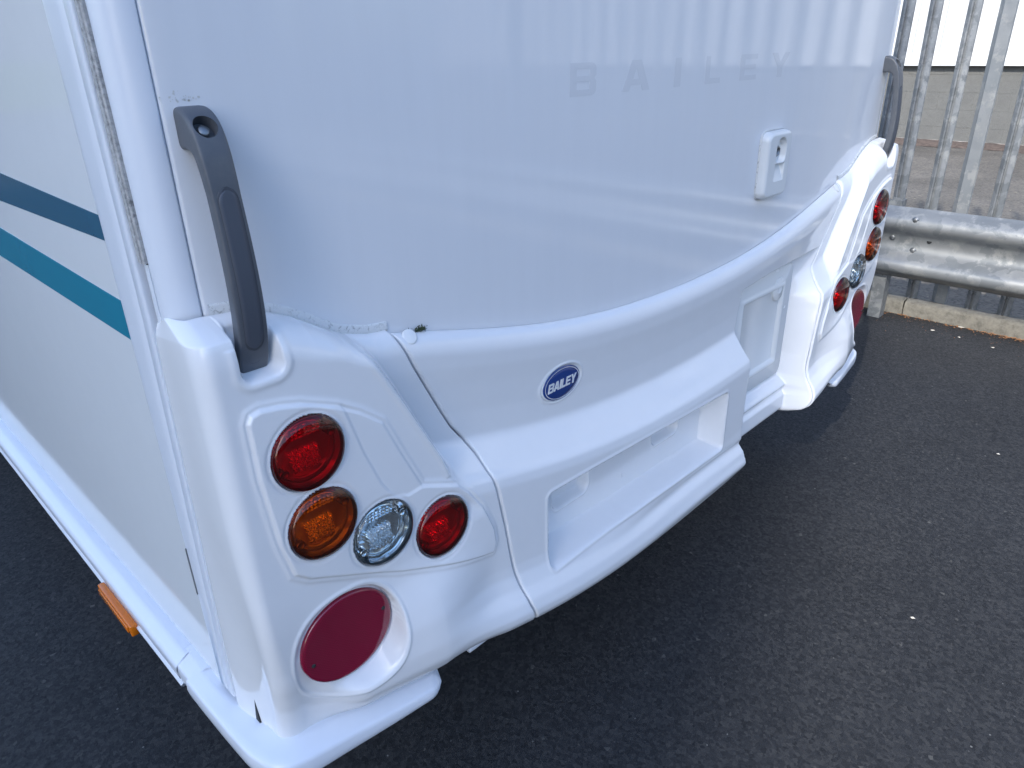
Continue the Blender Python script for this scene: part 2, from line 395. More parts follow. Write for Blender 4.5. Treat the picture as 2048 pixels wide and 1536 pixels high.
for yp in (1.25, -1.95, -5.15, 4.4):
    v, f = join([box(2.735, 2.741, yp-.045, yp+.02, -1.41, -.765), box(2.741, 2.80, yp-.045, yp-.039, -1.41, -.765), box(2.80, 2.806, yp-.045, yp+.02, -1.41, -.765)])
    mk('barrier_post', v, f, M_GALV, bar, smooth=False)

# clad building beyond the fence
bld = thing('clad_building', (10.6, -3, -1.40), 'industrial building with white ribbed cladding over a grey painted block wall', 'building')
XB, YB0, YB1 = 10.6, -12.5, 16.
def block_mesh(y0, y1, z0, z1):
    e = .0012; v, f = box(XB-.004, XB+.10, y0+e, y1-e, z0+e, z1-e); return v, f
courses = [-1.40+.225*i for i in range(5)]
blk = []
first = None
for ci, z0 in enumerate(courses):
    y = YB0-(.22 if ci % 2 else 0)
    while y < YB1:
        if -.5 < y < 5.5:
            if first is None:
                v, f = block_mesh(0, .44, 0, .205 if False else .225)
                first = mk('block', np.array(v)+[0, y, z0], f, M_BLOCK, bld, smooth=False); fy, fz = y, z0; None
            else:
                o = first.copy(); COL.objects.link(o); o.location = (rng.normal(0, .0006), y-fy, z0-fz)
        else: blk.append(block_mesh(y, y+.44, z0, z0+.225))
        y += .44
v, f = join(blk); tag(mk('blocks', v, f, M_BLOCK, bld, smooth=False), kind='stuff')
v, f = box(XB+.0, XB+8, YB0, YB1, -1.42, -.30); mk('wall_core', v, f, M_MORTAR, bld, smooth=False)
# cladding sheets, one metre wide with three ribs each
def clad_sheet(y0):
    prof = []; wv = .0
    for r in range(3):
        a = y0+r*.345
        prof += [(a+.0, 0), (a+.11, 0), (a+.115, -.006), (a+.135, -.006), (a+.14, 0), (a+.262, 0), (a+.282, -.03), (a+.318, -.03), (a+.338, 0)]
    prof.append((y0+1.035, 0))
    z0, z1 = -.335, 5.2
    V = [(XB-.055+x, y, z) for z in (z0, z1) for y, x in prof]; n = len(prof)
    return V, [(i+1, i, n+i, n+i+1) for i in range(n-1)]
y = -12.42; v, f = clad_sheet(y); c0 = mk('cladding_sheet', v, f, M_CLAD, bld, smooth=False); j = 1
while y+1.035*(j+1) < YB1:
    o = c0.copy(); COL.objects.link(o); o.location = (0, 1.035*j, 0); j += 1
v, f = join([box(XB-.11, XB-.045, YB0, YB1, -.385, -.381), box(XB-.112, XB-.108, YB0, YB1, -.385, -.325), box(XB-.108, XB-.05, YB0, YB1, -.329, -.325)])
mk('flashing', v, f, M_CLAD, bld, smooth=False)
v, f = box(XB-.04, XB+8, YB0, YB1, -.372, 5.2); mk('building_core', v, f, M_DARK, bld, smooth=False)
v, f = box(XB-.3, XB+8.3, YB0-.2, YB1+.2, 5.2, 5.45); mk('roof', v, f, M_ROOF, bld, smooth=False)
v, f = box(XB-.012, XB-.004, YB0, YB1, -1.40, -1.352); mk('wall_foot', v, f, M_EFF, bld, smooth=False)
# debris along the wall foot
P = []
for i, y in enumerate(np.arange(-2, 8, .05)):
    wdt = .35+.16*mnoise.noise((y*1.7, 0, 0))+.07*mnoise.noise((y*7, 0, 4))
    P.append([(XB-.01-wdt*s, y, -1.404+(.05+.02*mnoise.noise((y*6, s*3, 2)))*math.sin(math.pi*(.5+.5*s)) + .008*mnoise.noise((y*23, s*9, 5)) ) for s in np.linspace(0, 1, 7)])
o = grid('leaf_debris', np.array(P), M_SOIL, flip=True); tag(o, 'brown drift of debris along the foot of the grey block wall', 'debris', None, 'stuff')

# unseen tall block behind left of the camera, added to shade the near end
wh = thing('sun_blocker', (-27, -1, -1.40), 'tall pale unseen block added to shade the near end of the caravan', 'building')
v, f = box(-34, -20, -5.31, 3.0, -1.40, 16.5); mk('wall', v, f, M_WALLC, wh, smooth=False)
v, f = box(-34.2, -20.0, -5.31, 3.1, 16.5, 17); mk('roof', v, f, M_ROOF, wh, smooth=False)
bh = thing('horizon_blocker', (-2, -15, -1.40), 'long dark unseen block added to cut low sky light on the caravan rear', 'building')  # unseen dark block, added to hold horizon light off the upright rear faces
v, f = box(-22, 8.5, -26, -16, -1.40, 3.4); mk('wall', v, f, M_BLOCKER, bh, smooth=False)
v, f = box(-22.2, 8.7, -26.2, -15.8, 3.4, 3.7); mk('roof', v, f, M_ROOF, bh, smooth=False)
# far hedge and shed that the side skin mirrors
hd = thing('far_warehouse', (-12, 40, -1.40), 'distant grey warehouse across the car park', 'building')
v, f = box(-34, -7, 34, 50, -1.40, 3.2); mk('wall', v, f, M_BLOCK, hd, smooth=False)
v, f = box(-34.3, -6.7, 33.7, 50.3, 3.2, 3.5); mk('roof', v, f, M_ROOF, hd, smooth=False)
v, f = box(-60, -3, 26, 27.5, -1.40, -.15); tag(mk('hedge', v, f, M_GRASS, smooth=False), 'clipped green hedge across the car park', 'hedge')

# ================================================================== CARAVAN
van = thing('caravan', (0, 4., -1.40), 'white touring caravan seen from its rear left corner with blue and teal side stripes', 'caravan')
_s = np.array([(0, -.113), (.1, -.113), (.2, -.110), (.3, -.099), (.4, -.085), (.5, -.068), (.6, -.045), (.7, -.021), (.75, -.007), (.78, -.001)])
_c = np.polyfit(_s[:, 0]**2, _s[:, 1], 3)
def sag(X): X = np.abs(X); return np.where(X < .775, np.polyval(_c, X**2), np.polyval(_c, .775**2)*0+np.polyval(_c, .775**2))
_seam = [(-.36, .778), (-.378, .770), (-.42, .752), (-.472, .724), (-.551, .681), (-.583, .657), (-.609, .646), (-.635, .642), (-.689, .632), (-.747, .620), (-.799, .612), (-.867, .600), (-.92, .594), (-.96, .582), (-1.02, .562)]
seamx = smooth_table(_seam, .004)
prof = smooth_table([(-.30, .778), (-.395, .778), (-.42, .779), (-.45, .783), (-.50, .788), (-.548, .790), (-.556, .787), (-.600, .751), (-.612, .739), (-.63, .735), (-.80, .735), (-.82, .732), (-.845, .720), (-.865, .704), (-.885, .696), (-.900, .697), (-.915, .705), (-.925, .72), (-.932, .745), (-.94, .765), (-1.15, .77)], .0032)
roll2 = smooth_table([(-.30, 0), (-.700, 0), (-.735, -.008), (-.775, -.029), (-.81, -.041), (-.86, -.046), (-.895, -.043), (-.92, -.032), (-.938, -.014), (-.95, .006), (-.96, .02), (-1.15, .03)], .006)
roll = smooth_table([(-.30, 0), (-.80, 0), (-.82, -.002), (-.845, -.013), (-.865, -.030), (-.885, -.039), (-.900, -.038), (-.915, -.030), (-.925, -.015), (-.932, .010), (-.94, .03), (-1.15, .035)], .0032)
nprof = smooth_table([(-.30, .832), (-.886, .832), (-.889, .812), (-.896, .800), (-.904, .787), (-.912, .780), (-.922, .787), (-.930, .788), (-.938, .777), (-.975, .773), (-.985, .777), (-.992, .80), (-1.15, .81)], .0022)

# ---- centre moulding
def centre_y(x, z):
    w_ = z-sag(x)
    A = lerp(1., .40, sst(-.60, .10, x)); A = np.where(x > .26, 1., A)
    y = prof(w_)+(1-A)*(-roll(w_))*(roll(w_) < 0)
    y = y+.010*np.exp(-((z+.950)/.013)**2)*sst(-.40, .10, x)*(x < .25)-.006*np.exp(-((z+1.000)/.016)**2)*sst(-.40, .10, x)*(x < .25)
    # corner bits that run on from the step past its right-hand end
    n_ = nprof(z)
    zo = np.interp(x, [.19, .391, .602, .66], [-.553, -.537, -.531, -.530])
    inz = sst(zo+.0015, zo-.0035, z)
    xs = seamx(z)
    x0w = np.minimum(.586, xs-.022); wallt = np.clip((x-x0w)/(xs-.003-x0w), 0, 1); wallt = wallt**1.15
    recess = lerp(n_, np.minimum(y, n_), wallt)
    xl = .240+.006*np.sin((w_+.6)*9)
    left = sst(xl, xl+.006, x)
    y = lerp(y, recess, left*inz)
    # lower recess
    zt = np.interp(x, [-.512, -.39, -.04, .137], [-.738, -.742, -.757, -.764]); zb = np.interp(x, [-.512, -.23, .14], [-.906, -.918, -.922])
    d = np.maximum(np.maximum(-.512-x, x-(.137-.02*sst(.735, .80, y*0+.74))), np.maximum(z-zt, zb-z))
    cr = .012
    cx, cz_, hx_, hz_ = (-.512+.137)/2, (zt+zb)/2, (.137+.512)/2, (zt-zb)/2
    d = sdbox(x, z, cx, cz_, hx_, hz_, cr)
    m_ = sst(.0, -.010, d)
    back = .800
    pk = np.minimum(sdbox(x, z, -.372, -.800, .056, .050, .018), sdbox(x, z, -.030, -.800, .054, .047, .018))
    back = back+.024*sst(.001, -.005, pk)-.0025*np.exp(-((pk-.004)/.003)**2)+.0*x
    y = lerp(y, np.maximum(back, y), m_)
    y = y-.0016*np.exp(-((d-.003)/.0035)**2)
    # ridge round the badge
    rb = np.hypot((x+.419)/.053, (z+.562)/.0345)
    y = y-.0022*np.exp(-((rb-1.09)/.055)**2)+.002*sst(1.04, .98, rb)
    return y
NU, NV = 640, 300
u = np.linspace(0, 1, NU)
zrows = np.r_[np.linspace(0, 1, 36)[:-1]**1.8*.06, np.linspace(.06, 1, NV-35)]
U, Vv = np.meshgrid(u, zrows)
X = lerp(-.7, .7, U); Zt = None
for _ in range(6):
    ztop = -.365+sag(X)+.0005
    zbot = np.where(X > .23, lerp(-1.035, -.992, sst(.235, .262, X)), -.935+sag(X)); zbot = np.where(X > .56, lerp(-.992, -.985, sst(.56, .6, X)), zbot)
    Z = lerp(ztop, zbot, Vv)
    xs = seamx(Z)-.0023
    X = lerp(-xs, xs, U)
Y = centre_y(X, Z)
tt_ = np.clip((ztop-Z)/.036, 0, 1); kz = np.sqrt(1-(1-tt_)**2)
lipd = Y-.0; Y = np.where(tt_ < 1, .8035+(Y-.8035)*kz, Y)
eb = np.minimum(X+xs, xs-X); te = np.clip(1-eb/.004, 0, 1); Y = Y+.0045*(1-np.sqrt(np.clip(1-te**2, 0, 1)))
P = np.stack([X, Y, Z], -1)
P[-1, :, 1] += .03
sk0 = P[:, :1].copy(); sk0[..., 1] += .03; sk1 = P[:, -1:].copy(); sk1[..., 1] += .03
P = np.concatenate([sk0, P, sk1], 1)
cm = grid('centre_moulding', P, M_ABS, van, flip=True)

# ---- corner mouldings
_ztp = smooth_table([(-1.2, 0)], .01) if False else None
def ztopX(X):
    return np.interp(X, [.60, .7, .74, .776, .81, .847, .872, .896, .92, .947, .968, .989, 1.031, 1.2], [-.415, -.389, -.374, -.361, -.357, -.346, -.332, -.316, -.301, -.289, -.281, -.276, -.273, -.273])
CREASE = [(.882, -.318), (.865, -.333), (.842, -.363), (.790, -.456), (.734, -.563), (.717, -.611)]
PANEL = [(1.027, -.391), (1.022, -.381), (1.010, -.378), (.985, -.382), (.958, -.389), (.911, -.410), (.876, -.432), (.843, -.460), (.815, -.525), (.786, -.588), (.718, -.619), (.700, -.640), (.673, -.681), (.652, -.735), (.648, -.765), (.655, -.782), (.679, -.774), (.841, -.713), (.984, -.641), (1.004, -.623), (1.016, -.568), (1.026, -.466)]
FACET = [(.902, -.412), (.876, -.432), (.843, -.460), (.815, -.525), (.786, -.588), (.815, -.590), (.835, -.581), (.847, -.568), (.858, -.549), (.880, -.490)]
LAMPS = [(.9585, -.4565, M_RED, 'red'), (.9535, -.566, M_AMB, 'amber'), (.8635, -.630, M_CLR, 'clear'), (.757, -.676, M_RED, 'red')]
def corner_front(X, z):
    w_ = z-sag(X)
    inner = prof(w_)
    cheek = .7425+lerp(roll(w_), roll2(z), sst(.64, .82, X))
    # S: which side of the crease
    cr = np.array(CREASE); xc = np.interp(z, cr[::-1, 1], cr[::-1, 0])
    xc = np.where(z > -.318, .882+(z+.318)*-.2, xc); xc = np.where(z < -.611, .717-(z+.611)*-.6, xc)
    c = sst(-.013, .011, X-xc)
    y = lerp(inner, cheek, c)
    y = y-.0015*np.exp(-((X-xc-.012)/.006)**2)*(z < -.34)*(z > -.6)
    y = np.where(z < -.66, np.where(z < -.70, cheek-.0075*sst(.9, .62, X), lerp(y, cheek-.0075*sst(.9, .62, X), sst(-.66, -.70, z))), y)
    # sweep back low down toward the corner
    S = np.clip((X-.790)/.22, 0, 1.15); low = np.where(z > -.86, np.clip(-roll2(z)/.046, 0, 1), 1.)
    y = y+.043*S**1.1*low
    ct = sst(.925, 1.015, X)*(z < -.64)
    y = lerp(y, .7425+.044*np.clip((-.66-z)/.285, 0, 1.1)**1.7, ct)
    # lamp panel
    d = sdpoly(X, z, PANEL)
    y = y-.0068*sst(.0030, -.0035, d)-.0020*np.exp(-((d-.0045)/.004)**2)
    d2 = sdpoly(X, z, FACET); y = y+.0022*sst(.003, -.003, d2)
    for lx, lz, _, _ in LAMPS:
        r = np.hypot(X-lx, z-lz); y = y+.022*sst(.0518, .0500, r)+.0012*np.exp(-((r-.056)/.003)**2)
    # handle pocket
    pk = sdbox(X, z, .9940, -.291, .0245, .0505, .012)
    y = y+.026*sst(.004, -.005, pk)*sst(-.270, -.292, z)
    y = y-.0018*np.exp(-((pk-.009)/.005)**2)*(z < -.30)
    # hood round the big reflector
    ro = (np.abs((X-.939)/.0820)**2.4+np.abs((z+.787)/.0895)**2.4)**(1/2.4)
    ri = np.hypot((X-.937)/.079, (z+.7795)/.0745)
    tt2 = np.clip((1-ro)/np.maximum((1-ro)+np.maximum(ri-1, 0)*.85, 1e-6), 0, 1)
    carved = lerp(y, .752, np.where(ri < 1, 1., sst(0, 1, tt2)**.9))
    y = np.where(ro < 1, np.maximum(y, carved), y)
    y = y-.002*np.exp(-((ro-1.045)/.035)**2)
    return y
nf, ncn, ns = 270, 44, 30
uf = np.linspace(0, 1, nf); zc = np.r_[np.linspace(0, 1, 46)[:-1]**1.7*.075, np.linspace(.075, 1, 350)]
U, Vv = np.meshgrid(uf, zc)
XC = 1.044
X = lerp(.65, XC, U)
for _ in range(8):
    zt_ = ztopX(X); zb_ = np.where(X < .79, -.935+sag(X)-.004, lerp(-.94, -.952, sst(.79, 1., X)))
    zb_ = np.minimum(zb_, -.935+sag(np.minimum(X, .77)))
    Z = lerp(zt_, zb_, Vv); xs = seamx(Z)+.0020
    # at the foot the corner is drawn in
    xcn = XC-.034*sst(-.66, -.94, Z)
    X = lerp(xs, xcn, U)
Yf = corner_front(X, Z)
# corner + side columns
Zc = Z[:, -1]; yc = Yf[:, -1]; xcn = X[:, -1]
ys_ = np.interp(Zc, [-.95, -.926, -.287, -.25], [.903, .902, .864, .862])
xs_ = 1.066-.020*sst(-.52, -1.0, Zc); D_ = .034-.008*sst(-.55, -.99, Zc)
th_ = np.linspace(0, 1, ncn+1)[1:]*math.pi/2; e = 2/2.3
xcnr = xcn[:, None]+(xs_-xcn)[:, None]*np.sin(th_)[None]**e
ycnr = yc[:, None]+D_[:, None]*(1-np.cos(th_)[None]**e)
tsd = np.linspace(0, 1, ns+1)[1:]
xsd = lerp(xs_[:, None], np.full((len(xs_), 1), 1.0628), sst(0, 1, tsd)[None]); ysd = ycnr[:, -1:]+(ys_[:, None]-ycnr[:, -1:])*tsd[None]
Xa = np.concatenate([X, xcnr, xsd], 1); Ya = np.concatenate([Yf, ycnr, ysd], 1)
Zr = np.repeat(Zc[:, None], ncn+ns, 1)
zdrop = np.r_[np.zeros(ncn), tsd*-.012][None]*(1-zc)[:, None]; Za = np.concatenate([Z, Zr+zdrop], 1)
# inner (body) curve for the shoulder
Xi = np.concatenate([X, xcn[:, None]+(1.056-xcn)[:, None]*np.sin(th_)[None], np.full((len(zc), ns), 1.056)], 1)
Yi = np.concatenate([np.full_like(X, .8035), .8035+.045*(1-np.cos(th_))[None].repeat(len(zc), 0), .8485+(ys_[:, None]-.8485)*tsd[None]], 1)
ztA = np.concatenate([zt_, np.repeat(zt_[:, -1:], ncn+ns, 1)+zdrop[:1]], 1)
hsh = np.where(Xa < .88, .036, .036+.014*sst(.88, .93, Xa))
tt_ = np.clip((ztA-Za)/hsh, 0, 1); kz = np.sqrt(1-(1-tt_)**2)
kz = np.where(Xa > 1.02, lerp(kz, np.clip(tt_*3, 0, 1), .6), kz)
Xa = lerp(Xi, Xa, kz); Ya = lerp(Yi, Ya, kz)
eb = np.abs(Xa-(seamx(Za)+.0020)); te = np.clip(1-eb/.004, 0, 1)
te[:, nf:] = 0; Ya = Ya+.0045*(1-np.sqrt(np.clip(1-te**2, 0, 1)))
P = np.stack([-Xa, Ya, Za], -1); P[-1, :, 1] += .02
sk = P[:, :1].copy(); sk[..., 1] += .035
ske = P[:, -1:].copy(); ske[..., 0] += .012
P = np.concatenate([sk, P, ske], 1)
grid('corner_moulding', P, M_ABS, van, flip=False)
P2 = P.copy(); P2[..., 0] *= -1
o = grid('corner_moulding', P2, M_ABS, van, flip=True); o['label'] = 'far corner moulding in direct sunlight'

# dark backing behind the seams
v, f = box(-1.03, 1.03, .845, .855, -.93, .0); mk('rear_frame', v, f, M_DARK, van, smooth=False)

# ---- seal bead between panel and corner mouldings
def bead(sgn):
    Xb = np.linspace(1.018, .776, 90); P = []
    for xx in Xb:
        z = float(ztopX(xx)); hh = .0115
        P.append([(sgn*xx, .8040, z-.002), (sgn*xx, .8027, z-.001), (sgn*xx, .8022, z+hh*.3), (sgn*xx, .8026, z+hh*.85), (sgn*xx, .8036, z+hh), (sgn*xx, .8052, z+hh+.001)])
    return grid('seal_bead', np.array(P), M_BEAD, van, flip=sgn > 0)
bead(-1); bead(1)

# ---- rear panel (flat sheet with rounded return edges)
yy = [(1.0235, .822), (1.0235, .810), (1.0225, .8065), (1.019, .805), (1.00, .805)]
cols = [(-a, b) for a, b in yy]+[(x, .805) for x in np.linspace(-.98, .98, 60)]+[(a, b) for a, b in yy[::-1]]
zz = np.r_[np.linspace(-.52, .35, 60), .8, 1.25]
P = np.array([[(x, y, z) for x, y in cols] for z in zz]); grid('rear_panel', P, M_PANEL, van)

# ---- corner extrusions, trim, rail strip, side walls
for s in (-1, 1):
    th = np.linspace(0, math.pi/2, 26)
    arc = [(1.0245, .830), (1.0245, .8085)]+[(1.0255+.0325*math.sin(a), .8070+.034*(1-math.cos(a))) for a in th]+[(1.058, .843), (1.0545, .8435), (1.0545, .8445)]
    P = np.array([[(s*x, y, z) for x, y in arc] for z in np.linspace(-.31, 1.25, 40)])
    grid('corner_extrusion', P, M_TRIM, van, flip=(s > 0) == False)
    v, f = box(min(s*1.03, s*1.055), max(s*1.03, s*1.055), .846, .865, -.94, 1.25); mk('rail_channel', v, f, M_DARK, van, smooth=False)
    zb = -.212
    arc = [(1.055, .8455), (1.0605, .8455), (1.0615, .847), (1.0612, .850), (1.0628, .8505), (1.0628, .8590), (1.0612, .8595), (1.0605, .8625), (1.055, .8625)]
    P = np.array([[(s*x, y, z) for x, y in arc] for z in np.linspace(zb, 1.25, 60)]); grid('rail_strip', P, M_RAILSTRIP, van, flip=s < 0, smooth=False)
    P = np.array([[(s*x, y, z) for x, y in [(1.05, .8475), (1.0572, .8475), (1.058, .849), (1.058, .857), (1.0572, .8585), (1.05, .8585)]] for z in (-.30, -.214)]); grid('rail_lower_strip', P, M_TRIM, van, flip=s < 0, smooth=False)
    # flat trim
    P = []
    for z in np.linspace(-.9245, 1.25, 50):
        y0 = np.interp(z, [-.955, -.926, -.287, 1.25], [.9080, .9068, .8690, .8655])
        P.append([(s*x, y, z) for x, y in [(1.045, y0), (1.0610, y0), (1.0632, y0+.0012), (1.0638, y0+.004), (1.0638, y0+.020), (1.0630, y0+.021), (1.0630, y0+.023), (1.0638, y0+.024), (1.0638, y0+.045), (1.0634, .945), (1.0628, .955), (1.0612, .9625), (1.055, .963)]])
    grid('side_trim', np.array(P), M_TRIM, van, flip=s < 0)
    ysd = np.linspace(.958, 7.6, 40); zsd = np.linspace(-1.02, 1.25, 30)
    P = np.array([[(s*1.06, y, z) for y in ysd] for z in zsd])
    sw = grid('side_wall', P, M_SIDE, van, flip=s < 0, smooth=False)
    if s < 0:
        def stripe(pts, m, lab):
            v = [(-1.0608, y, z) for y, z in pts]; n = len(v); v += [(-1.0600, y, z) for y, z in pts]
            f = [tuple(range(n))]+[(i, i+n, (i+1) % n+n, (i+1) % n) for i in range(n)]
            o = mk('stripe', v, f, m, sw, smooth=False); o['label'] = lab
        # bands rise toward the front of the van
        stripe([(.9635, -.1735), (1.402, -.165), (2.2, -.150), (5, -.10), (5, -.17), (2.2, -.205), (1.463, -.215), (.9635, -.2045)], M_BLUE, 'dark blue upper stripe')
        stripe([(.966, -.281), (1.531, -.270), (2.4, -.253), (5, -.20), (5, -.30), (2.5, -.318), (1.607, -.332), (.9635, -.3335)], M_TEAL, 'teal lower stripe')
v, f = box(-1.058, 1.058, .87, 7.6, 1.25, 1.30); mk('roof', v, f, M_TRIM, van, smooth=False)
v, f = box(-1.058, 1.058, 7.6, 7.66, -1.0, 1.25); mk('front_panel', v, f, M_PANEL, van, smooth=False)
v, f = box(-1.05, 1.05, .80, 7.6, -.99, -.95); mk('floor', v, f, M_DARK, van, smooth=False)
for s in (-1, 1):
    V, Fa = lathe([(.0001, .09), (.13, .09), (.16, .07), (.29, .09), (.32, .05), (.32, -.05), (.29, -.09), (.0001, -.09)], 36)
    V = np.array(V)[:, [1, 0, 2]]; mk('wheel', V+np.array([s*.93, 4.4, -1.40+.32]), [q[::-1] for q in Fa], M_RUBBER, van)

# ---- letters
GL = {'B': ([(0, 0), (0, 1), (.82, 1), (.93, .96), (1, .86), (1, .62), (.93, .53), (1, .44), (1, .14), (.93, .04), (.82, 0)], [[(.25, .60), (.25, .81), (.74, .81), (.74, .60)], [(.25, .19), (.25, .43), (.74, .43), (.74, .19)]]),
      'A': ([(0, 0), (.33, 1), (.67, 1), (1, 0), (.74, 0), (.68, .19), (.32, .19), (.26, 0)], [[(.39, .39), (.61, .39), (.50, .76)]]),
      'I': ([(0, 0), (0, 1), (1, 1), (1, 0)], []), 'L': ([(0, 0), (0, 1), (.30, 1), (.30, .20), (1, .20), (1, 0)], []),
      'E': ([(0, 0), (0, 1), (1, 1), (1, .81), (.28, .81), (.28, .60), (.93, .60), (.93, .42), (.28, .42), (.28, .19), (1, .19), (1, 0)], []),
      'Y': ([(0, 1), (.29, 1), (.5, .62), (.71, 1), (1, 1), (.635, .40), (.635, 0), (.365, 0), (.365, .40)], [])}
def glyph(name, ch, x0, x1, z0, z1, y, thick, m, parent, shear=0.):
    cu = bpy.data.curves.new('t', 'CURVE'); cu.dimensions = '2D'; cu.fill_mode = 'BOTH'; cu.extrude = thick/2
    outer, holes = GL[ch]
    for loop in [outer]+holes:
        sp = cu.splines.new('POLY'); sp.points.add(len(loop)-1); sp.use_cyclic_u = True
        for i, (a, b) in enumerate(loop): sp.points[i].co = (x0+a*(x1-x0)+shear*b*(z1-z0), z0+b*(z1-z0), 0, 1)
    tmp = bpy.data.objects.new('t', cu); COL.objects.link(tmp); bpy.context.view_layer.update()
    me = bpy.data.meshes.new_from_object(tmp.evaluated_get(bpy.context.evaluated_depsgraph_get()))
    bpy.data.objects.remove(tmp)
    V = [(v.co.x, y-v.co.z, v.co.y) for v in me.vertices]; Fa = [tuple(p.vertices) for p in me.polygons]
    return mk(name, V, Fa, m, parent, smooth=False)
for ch, x0, x1 in (('B', -.381, -.314), ('A', -.243, -.160), ('I', -.0815, -.0595), ('L', .027, .085), ('E', .163, .235), ('Y', .301, .386)):
    glyph('letter', ch, x0, x1, -.078, -.028, .8048, .0003, M_GHOST, van)

# ---- blue oval badge
def oval(a, b, y0, y1, cx, cz, n=64, dome=.0012):
    prof_ = [(1., 0), (1., (y0-y1)*.8), (.97, y0-y1), (.5, (y0-y1)+dome*.7), (.0001, (y0-y1)+dome)]
    return lathe(prof_, n, centre=(cx, y0, cz), sx=a, sz=b)
BY = .7855
v, f = oval(.0535, .0345, BY+.004, BY-.0005, -.419, -.562); bd = mk('badge', v, f, M_SILV, van)
v, f = oval(.0508, .0322, BY+.002, BY-.0022, -.419, -.562); mk('badge_face', v, f, M_BADGE, bd)
def ring(a, b, wr, y, cx, cz, n=72):
    V = []; Fa = []
    for i in range(n):
        t_ = 2*math.pi*i/n
        for s_ in (1, 1-wr): V.append((cx+a*s_*math.cos(t_), y, cz+b*s_*math.sin(t_)))
    for i in range(n): q = (i+1) % n; Fa.append((2*i, 2*i+1, 2*q+1, 2*q))
    return V, Fa
v, f = ring(.0475, .0290, .035, BY-.0026, -.419, -.562); v = [(x, y-.0004*(1), z) for x, y, z in v]; mk('badge_ring', v, f, M_SILV, bd)
xx = -.4600
for ch, wd in (('B', .0145), ('A', .0145), ('I', .0042), ('L', .0105), ('E', .0125), ('Y', .0140)):
    glyph('badge_letter', ch, xx, xx+wd, -.5710, -.5535, BY-.0040, .0008, M_SILV, bd, shear=.22); xx += wd+.0012

# ---- embossed mark in the lower recess
glyph('embossed_mark', 'L', -.196, -.186, -.880, -.867, .7995, .0012, M_ABS, van)

# ---- caps on the flange
for s in (-1, 1):
    v, f = lathe([(.0122, -.001), (.0118, .0008), (.010, .0013), (.0001, .0018)], 28); v = np.array(v)
    a = math.radians(-38); R_ = np.array([[1, 0, 0], [0, math.cos(a), -math.sin(a)], [0, math.sin(a), math.cos(a)]])
    mk('screw_cap', v@R_.T+np.array([s*.748, .7905, -.3765]), f, M_CAPW, van)

# ---- number plate board in the recess
def rrect(cx, cz, hx_, hz_, r, n=8):
    out = []
    for sx, sz, a0 in ((1, 1, 0), (-1, 1, 90), (-1, -1, 180), (1, -1, 270)):
        for i in range(n+1):
            a = math.radians(a0+90*i/n); out.append((cx+sx*(hx_-r)+r*math.cos(a), cz+sz*(hz_-r)+r*math.sin(a)))
    return out
def plate(name, rings, m, parent, cap=True):
    """rings: list of (outline list, y)"""
    V = []; Fa = []; n = len(rings[0][0])
    for ol, y in rings: V += [(x, y, z) for x, z in ol]
    for j in range(len(rings)-1):
        for i in range(n): a, b = j*n+i, j*n+(i+1) % n; Fa.append((a, a+n, b+n, b))
    if cap: Fa.append(tuple(range((len(rings)-1)*n, len(rings)*n))[::-1])
    o = mk(name, V, Fa, m, parent); o.data.set_sharp_from_angle(angle=math.radians(55)); return o
bc = (.418, -.718)
def rr(i): return rrect(bc[0], bc[1], .166-i, .166-i, max(.022-i*.3, .006))
pb = plate('number_plate_board', [(rr(0), .831), (rr(0), .812), (rr(.003), .809), (rr(.040), .809), (rr(.046), .805), (rr(.052), .803), (rr(.057), .805), (rr(.061), .811), (rr(.063), .813)], M_CREAM, van)
# boss with screw head at its upper right corner
v, f = lathe([(.034, -.004), (.033, .004), (.030, .0065), (.014, .007), (.013, .0078), (.0115, .007), (.0001, .0068)], 36)
mk('board_boss', np.array(v)+[.505, .8125, -.612], f, M_CREAM, pb)

# ---- lock plate
lx, lz = .352, -.268
def lr(i, r=.022): return rrect(lx, lz, .060-i, .0765-i, max(r-i*.6, .004), 10)
lk = plate('locker_lock', [(lr(-.003), .8046), (lr(-.003), .8025), (lr(-.001), .8020)], M_DARK, van, cap=False); lk.data.materials[0] = M_BEAD
# face as a height field so that the finger recess is real depth
nx, nz = 150, 190
gx = np.linspace(-.060, .060, nx); gz = np.linspace(-.0765, .0765, nz); GX, GZ = np.meshgrid(gx, gz)
# map square grid to rounded rectangle
d = sdbox(GX, GZ, 0, 0, .060, .0765, .022)
h = .020*np.sqrt(np.clip(1-np.clip(1+d/.010, 0, 1)**2, 0, 1))
pd = np.maximum(sdbox(GX, GZ, .006, .010, .024, .044, .023), -1)
rec = .014*sst(.002, -.004, sdbox(GX, GZ, .006, .030, .023, .030, .022))*(GZ > .0)
scoop = sdbox(GX, GZ, .006, -.012, .024, .026, .005)
rec2 = np.clip((GZ+.038)/.05, 0, 1)*.018*sst(.001, -.003, scoop)
h = h-np.where(GZ > .004, rec, 0)-np.where(GZ <= .004, rec2*(1-sst(-.002, .004, GZ)), 0)
hh = h.copy()
out = d > 0
